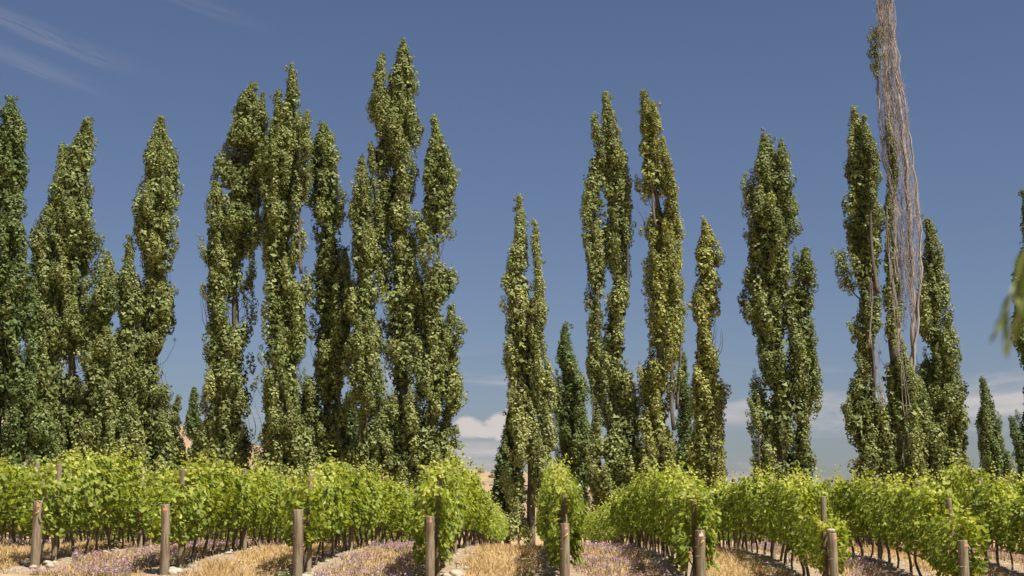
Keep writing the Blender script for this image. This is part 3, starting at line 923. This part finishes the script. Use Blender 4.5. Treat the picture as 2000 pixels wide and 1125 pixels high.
END = {  # row: photo x, photo y of the top, tag, twine, label
    1: (74, 978, 'tag', True, 'brown stained end post with coral tag and twine, foot beside two pale flat stones'),
    2: (325, 985, 'tag', False, 'grey brown end post with coral tag between straw grass and a thyme strip'),
    3: (583, 995, None, False, 'rough end post without a tag, green weeds at its foot'),
    4: (840, 1008, 'tag', False, 'straight grey end post with coral tag beside a heap of pale stones'),
    5: (1102, 1022, 'tag', True, 'end post with coral tag and yellow twine before the single narrow vine row'),
    6: (1366, 1035, 'tag_pale', True, 'end post with faded pale tag and twine beside low hanging vine leaves'),
    7: (1626, 1041, 'tag', False, 'end post with coral tag and a round stone resting on its top'),
    8: (1879, 1055, 'tag', False, 'end post with small coral tag, next after the stone-topped one')}
for k, (px, py, tg, tw, lab) in END.items():
    p = at(px, py, Y_END)
    zb = gz(p.x, Y_END); h = p.z - zb
    e = bpy.data.objects.new('end_post', None); COL.objects.link(e); e.location = (p.x, Y_END, zb)
    e.rotation_euler.x = rng.normal(0, .008); e.rotation_euler.y = rng.normal(0, .008)
    tag(e, lab, 'post', 'end posts of the vine rows')
    r = .088 + rng.normal(0, .003)
    pm = post_mesh(r, h)
    obj('post_body', pm, e)
    for zz in (h - .15, h - .29, h - .47):
        t = Tubes(); ring(t, r * 1.03, zz + rng.normal(0, .015), tube=.008, tilt=rng.normal(0, .008))
        obj('wire_wrap', t.mesh('wire_wrap', M['wire']), e)
    if tg:
        o = obj('tag', tag_mesh(M[tg]), e, loc=(.012 + rng.normal(0, .012), -r * 1.05 - .006, h - .115)); o.rotation_euler.y = rng.normal(0, .08)
        nl = Tubes(); nl.add([(0, -.012, .075), (0, .01, .075)], .006, 6); obj('nail', nl.mesh('nail', M['wire']), o)
        o['label'] = 'small coral tag nailed below the post top' if tg == 'tag' else 'small faded tag nailed below the post top'
    if tw:
        t = Tubes(); t.add([(-.02, -r - .012, h - .26), (.01, -r - .03, h - .22), (.035, -r - .012, h - .20), (.02, -r - .02, h - .24), (.05, -r - .01, h - .18)], .008, 5)
        obj('twine', t.mesh('twine', M['twine']), e)

POST = [post_mesh(.054, 1.90, 12, .05) for _ in range(5)]
for k in ROWS:
    x = row_x(k); j = 0
    y = 27.75
    while y < Y_FAR:
        q = proj((x, y, gz(x, y) + 1.7))
        if -20 < q[0] < W + 20 and y < 70:
            e = obj('line_post', POST[rng.integers(5)], loc=(x + .05 + rng.normal(0, .02), y, gz(x, y)))
            e.rotation_euler = (rng.normal(0, .015), rng.normal(0, .015), rng.uniform(0, 6))
            e.scale.z = rng.uniform(.98, 1.02) * (1 if y < 42 else .97)
            w = ('behind ' if k in ROWD else 'in ') + row_words(k)
            if j == 0:
                tag(e, 'slim trellis post close ' + w, 'post', 'trellis posts within the rows')
            elif j == 1 and k in ROWD:
                tag(e, 'second slim trellis post ' + w, 'post', 'trellis posts within the rows')
            else:
                tag(e, 'slim trellis post among vines ' + w, 'post', 'trellis posts ' + w)
        j += 1
        y += 5.95
    # drip hose and trellis wires
    ys = np.arange(Y_END, Y_FAR, .5)
    if proj((x, 45, 1))[0] < -200 or proj((x, 45, 1))[0] > W + 200: pass
    sag = .05 * np.abs(np.sin((ys - 27.75) / 5.95 * math.pi))
    z = ground(np.full_like(ys, x), ys) + .50 - sag
    z[0] = gz(x, Y_END) + .40
    t = Tubes(); t.add(np.stack([np.full_like(ys, x) - .03, ys, z], -1), .014, 6)
    o = obj('drip_hose', t.mesh('drip_hose', M['hose']))
    tag(o, 'dark low hose along the vines ' + ('behind ' if k in ROWD else 'in ') + row_words(k), 'hose', 'drip hoses ' + ('behind ' if k in ROWD else 'in ') + row_words(k))
    for hh in (.82, 1.25):
        t = Tubes(); zz = ground(np.full_like(ys, x), ys) + hh; zz[0] = gz(x, Y_END) + min(hh, 1.05)
        t.add(np.stack([np.full_like(ys, x) + .03, ys, zz], -1), .0035, 4)
        o = obj('trellis_wire', t.mesh('trellis_wire', M['wire']))
        tag(o, 'thin trellis wire ' + ('behind ' if k in ROWD else 'in ') + row_words(k), 'wire', 'trellis wires ' + ('behind ' if k in ROWD else 'in ') + row_words(k))

# ------------------------------------------------------------------ stones


def stone_mesh():
    bpy.ops.mesh.primitive_ico_sphere_add(subdivisions=2, radius=1)
    o = bpy.context.object; me = o.data; s = Vector(rng.uniform(0, 50, 3))
    for v in me.vertices:
        d = 1 + .28 * mnoise.noise(v.co * 1.1 + s) + .12 * mnoise.noise(v.co * 2.6 + s)
        v.co = v.co * d
    for p in me.polygons: p.use_smooth = True
    me.materials.append(M['stone']); me.name = 'stone'
    bpy.data.objects.remove(o)
    return me


STONES = [stone_mesh() for _ in range(8)]


def stone(x, y, r, label=None, z=None):
    o = obj('stone', STONES[rng.integers(8)], loc=(x, y, (gz(x, y) + r * .30) if z is None else z))
    o.scale = (r * rng.uniform(.9, 1.3), r * rng.uniform(.8, 1.2), r * rng.uniform(.55, .8))
    o.rotation_euler = (rng.normal(0, .15), rng.normal(0, .15), rng.uniform(0, 6))
    tag(o, label or 'pale rounded stone at the foot of an end post', 'stone', 'stones along the rows')
    return o


for px, py, y, r in ((92, 1111, 27.2, .11), (98, 1117, 26.9, .085), (64, 1121, 26.5, .07), (345, 1120, 26.9, .12), (338, 1124, 26.7, .08),
                     (597, 1120, 26.8, .10), (612, 1111, 27.3, .06), (640, 1105, 27.9, .05)):
    p = at(px, py, y); stone(p.x, y, r)
stone(row_x(4) + .40, 28.2, .15, 'largest pale boulder beside the tagged post with the stone heap')
for dx, y, r in ((.22, 27.6, .11), (.34, 27.3, .09), (.30, 26.9, .08), (.16, 26.9, .07), (.45, 27.8, .07), (.55, 27.4, .06), (.42, 26.8, .06)):
    stone(row_x(4) + dx, y, r, 'pale stone in the heap beside a straight grey end post')
for dx, y, r in ((.14, 27.5, .10), (-.3, 27.3, .06)):
    stone(row_x(6) + dx, y, r)
for _ in range(150):
    k = int(rng.integers(0, 11)); y = 26.7 + 16 * rng.random() ** 1.6
    w = ('behind ' if k in ROWD else 'in ') + row_words(k)
    o = stone(row_x(k) + rng.normal(.1, .28), y, rng.uniform(.025, .065) * (1.25 if rng.random() < .15 else 1), 'small pale stone on the bare strip ' + w)
    o['group'] = 'small stones ' + w
p7 = at(1623, 1040, Y_END)
s7 = stone(p7.x, Y_END, .075, 'round beige stone resting on top of a tagged end post', z=p7.z + .035)
s7.scale = (.088, .075, .045); s7.rotation_euler = (0, 0, .4); s7.pop('group', None)

# small gravel on the bare strips
ng = 9000
gx = np.array([row_x(k) for k in rng.integers(-1, 12, ng)]) + rng.normal(.08, .30, ng); gy = 26 + 20 * rng.random(ng) ** 1.3
gs = rng.uniform(.008, .028, ng)
oc = np.array([(1, 0, 0), (-1, 0, 0), (0, 1, 0), (0, -1, 0), (0, 0, .7), (0, 0, -.7)])
ocf = np.array([(0, 2, 4), (2, 1, 4), (1, 3, 4), (3, 0, 4)])
gv = oc[None] * gs[:, None, None] * rng.uniform(.7, 1.3, (ng, 6, 3)) + np.stack([gx, gy, ground(gx, gy) + gs * .3], -1)[:, None]
o = obj('gravel', mesh('gravel', gv.reshape(-1, 3), (np.arange(ng)[:, None, None] * 6 + ocf[None]).reshape(-1, 3), M['pebble']), kind='stuff')
tag(o, 'small pale gravel scattered on the bare strips under the vines', 'gravel')

# ------------------------------------------------------------------ ground cover


def aisle(x):
    f = (x - ROW0) / STEP
    return np.floor(f).astype(int), np.abs(f - np.round(f)) * STEP      # aisle index (0 = between first and second row), distance from row


def blades(x, y, hgt, wid, lean, hue):
    n = len(x); a = rng.uniform(0, 2 * math.pi, n)
    z = ground(x, y) - .01
    dx, dy = np.cos(a) * wid, np.sin(a) * wid
    lx, ly = rng.normal(0, lean, n) * hgt, rng.normal(0, lean, n) * hgt
    v = np.stack([np.stack([x - dx, y - dy, z], -1), np.stack([x + dx, y + dy, z], -1), np.stack([x + lx, y + ly, z + hgt], -1)], 1)
    return v.reshape(-1, 3), hue


def clumpy(n, ymax):
    y = 25.6 + (ymax - 25.6) * rng.random(n) ** 1.35
    half = .37 * y + 1
    x = rng.uniform(-1, 1, n) * half
    return x, y


x, y = clumpy(330000, 52)
a, d = aisle(x)
purple = (a % 2 == 0)
patch = .5 + .5 * np.sin(x * 2.3 + 1.7 * np.sin(y * .9)) * np.sin(y * 1.3 + x)
keep = (rng.random(len(x)) < np.where(purple, .55, .95)) & ((d > .42 + .16 * np.sin(y * 2.1 + a)) | (rng.random(len(x)) < .05)) & (rng.random(len(x)) < .55 + .45 * patch)
x, y, a = x[keep], y[keep], a[keep]
n = len(x)
h = rng.uniform(.04, .125, n) * (1 + .35 * np.sin(x * 3.1 + y)) * np.where(rng.random(n) < .04, 1.9, 1)
v, hu = blades(x, y, h, rng.uniform(.006, .014, n), .45, np.clip(rng.normal(.52, .2, n) + np.where(rng.random(n) < .05, .5, 0), 0, 1))
o = obj('dry_grass', mesh('dry_grass', v, np.arange(len(v)).reshape(-1, 3), M['grass'], hue=hu), kind='stuff')
tag(o, 'dry straw coloured grass in the aisles between the vine rows', 'grass')

x, y = clumpy(120000, 52)
a, d = aisle(x)
patch = np.sin(x * 2.9 + 2 * np.sin(y * .8)) * np.sin(y * 1.1 + .7 * x)
keep = (((a % 2 == 0) & (d > .40 + .2 * np.sin(y * 1.7 + a))) & (rng.random(len(x)) < .62 + .38 * patch)) | ((rng.random(len(x)) < .025) & (d > .3))
x, y = x[keep], y[keep]; n = len(x)
h = rng.uniform(.05, .15, n) * (1 + .25 * np.sin(x * 2.2 + y * 1.4))
v1, h1 = blades(x, y, h * 1.02, rng.uniform(.008, .016, n), .25, np.clip(rng.normal(.18, .12, n), 0, .42))
bl = rng.random(n) < .45
q = v1.reshape(-1, 3, 3)[bl, 2]
nb = len(q)
fv = []
for _ in range(4):
    c = q + rng.normal(0, .018, (nb, 3)); s = rng.uniform(.009, .018, (nb, 1, 1))
    fv.append(c[:, None] + rng.normal(size=(nb, 3, 3)) * s)
fv = np.concatenate(fv)
fh = np.clip(rng.normal(.76, .15, len(fv)), .5, 1)
v = np.concatenate([v1, fv.reshape(-1, 3)])
o = obj('flowering_thyme', mesh('flowering_thyme', v, np.arange(len(v)).reshape(-1, 3), M['thyme'], hue=np.concatenate([h1, fh])), kind='stuff')
tag(o, 'purple flowering thyme carpeting every other aisle', 'thyme')


def weed(px, py, y, r, label):
    p = at(px, py, y); n = 170
    c = np.abs(rng.normal(size=(n, 3))) * (1, 1, 1); c[:, :2] *= rng.choice([-1, 1], (n, 2))
    c = c / np.linalg.norm(c, axis=1)[:, None] * rng.uniform(.3, 1, n)[:, None] * (r, r, r * 1.2)
    v, f, k = vine_leaves(c, c / np.linalg.norm(c, axis=1)[:, None], rng.uniform(.03, .06, n), quad=False)
    e = bpy.data.objects.new('weed', None); COL.objects.link(e); e.location = (p.x, y, gz(p.x, y))
    obj('leaves', mesh('leaves', v, f, M['weed'], hue=rng.random(n)), e, kind='stuff')
    t = Tubes()
    for j in range(7):
        t.add([(0, 0, -.02), c[j] * .5, c[j]], [.008, .006, .003], 4)
    obj('stems', t.mesh('stems', M['vinewood']), e, kind='stuff')
    tag(e, label, 'weed', 'weeds at the row ends')


weed(553, 1112, 26.4, .20, 'green weed growing against the foot of the untagged end post')
weed(566, 1122, 26.3, .14, 'green weed growing against the foot of the untagged end post')
weed(820, 1112, 26.7, .22, 'dusty weed at the foot of the post by the stone heap')
weed(218, 1070, 33.0, .28, 'low weed among the vine trunks of the row behind the stained end post')
weed(1180, 1112, 27.5, .12, 'low green weed amid the purple thyme in the middle of an aisle')

# ------------------------------------------------------------------ willow twigs hanging near the camera


def willow(paths, label):
    e = bpy.data.objects.new('willow_branch', None); COL.objects.link(e)
    top = at(*paths[0][0]); e.location = top
    b = np.array([*top])
    for path in paths:
        P = np.array([[*at(*q)] for q in path]); k = len(P); tt = np.linspace(0, k - 1, 6 * k)
        Q = np.stack([np.interp(tt, range(k), P[:, c]) for c in range(3)], -1)
        t = Tubes(); t.add(Q - b, np.linspace(.006, .0015, len(Q)), 6)
        obj('twig', t.mesh('twig', M['twig']), e)
        for j in range(int(len(Q) * .35), len(Q)):
            for s in (-1, 1):
                if rng.random() < .5: continue
                d = Q[min(j + 1, len(Q) - 1)] - Q[j - 1]; d /= np.linalg.norm(d)
                d = d + np.array([s * .45, rng.normal(0, .4), -.25]); d /= np.linalg.norm(d)
                sd = np.cross(d, rng.normal(size=3)); sd /= np.linalg.norm(sd)
                L_ = rng.uniform(.035, .06); w = .0045
                o = Q[j] - b
                v = [o, o + d * L_ * .35 + sd * w, o + d * L_ * .7 + sd * w * .8, o + d * L_, o + d * L_ * .7 - sd * w * .8, o + d * L_ * .35 - sd * w]
                me = mesh('leaf', v, [np.array([[0, 1, 2, 3], [0, 3, 4, 5]])], M['willow'], hue=rng.uniform(.2, 1, 2))
                obj('leaf', me, e)
    tag(e, label, 'branch')


willow([[(2130, 100, 3.1), (2060, 330, 3.05), (2010, 470, 3.0), (1984, 545, 3.0), (1967, 600, 3.0), (1958, 630, 3.0)],
        [(2060, 330, 3.05), (2030, 480, 2.95), (2004, 580, 2.95), (1988, 625, 2.95), (1962, 665, 2.95)],
        [(2060, 330, 3.05), (2020, 470, 3.1), (2000, 540, 3.1), (1990, 585, 3.1)]],
       'thin green willow twigs with narrow leaves hanging close by, out of focus')
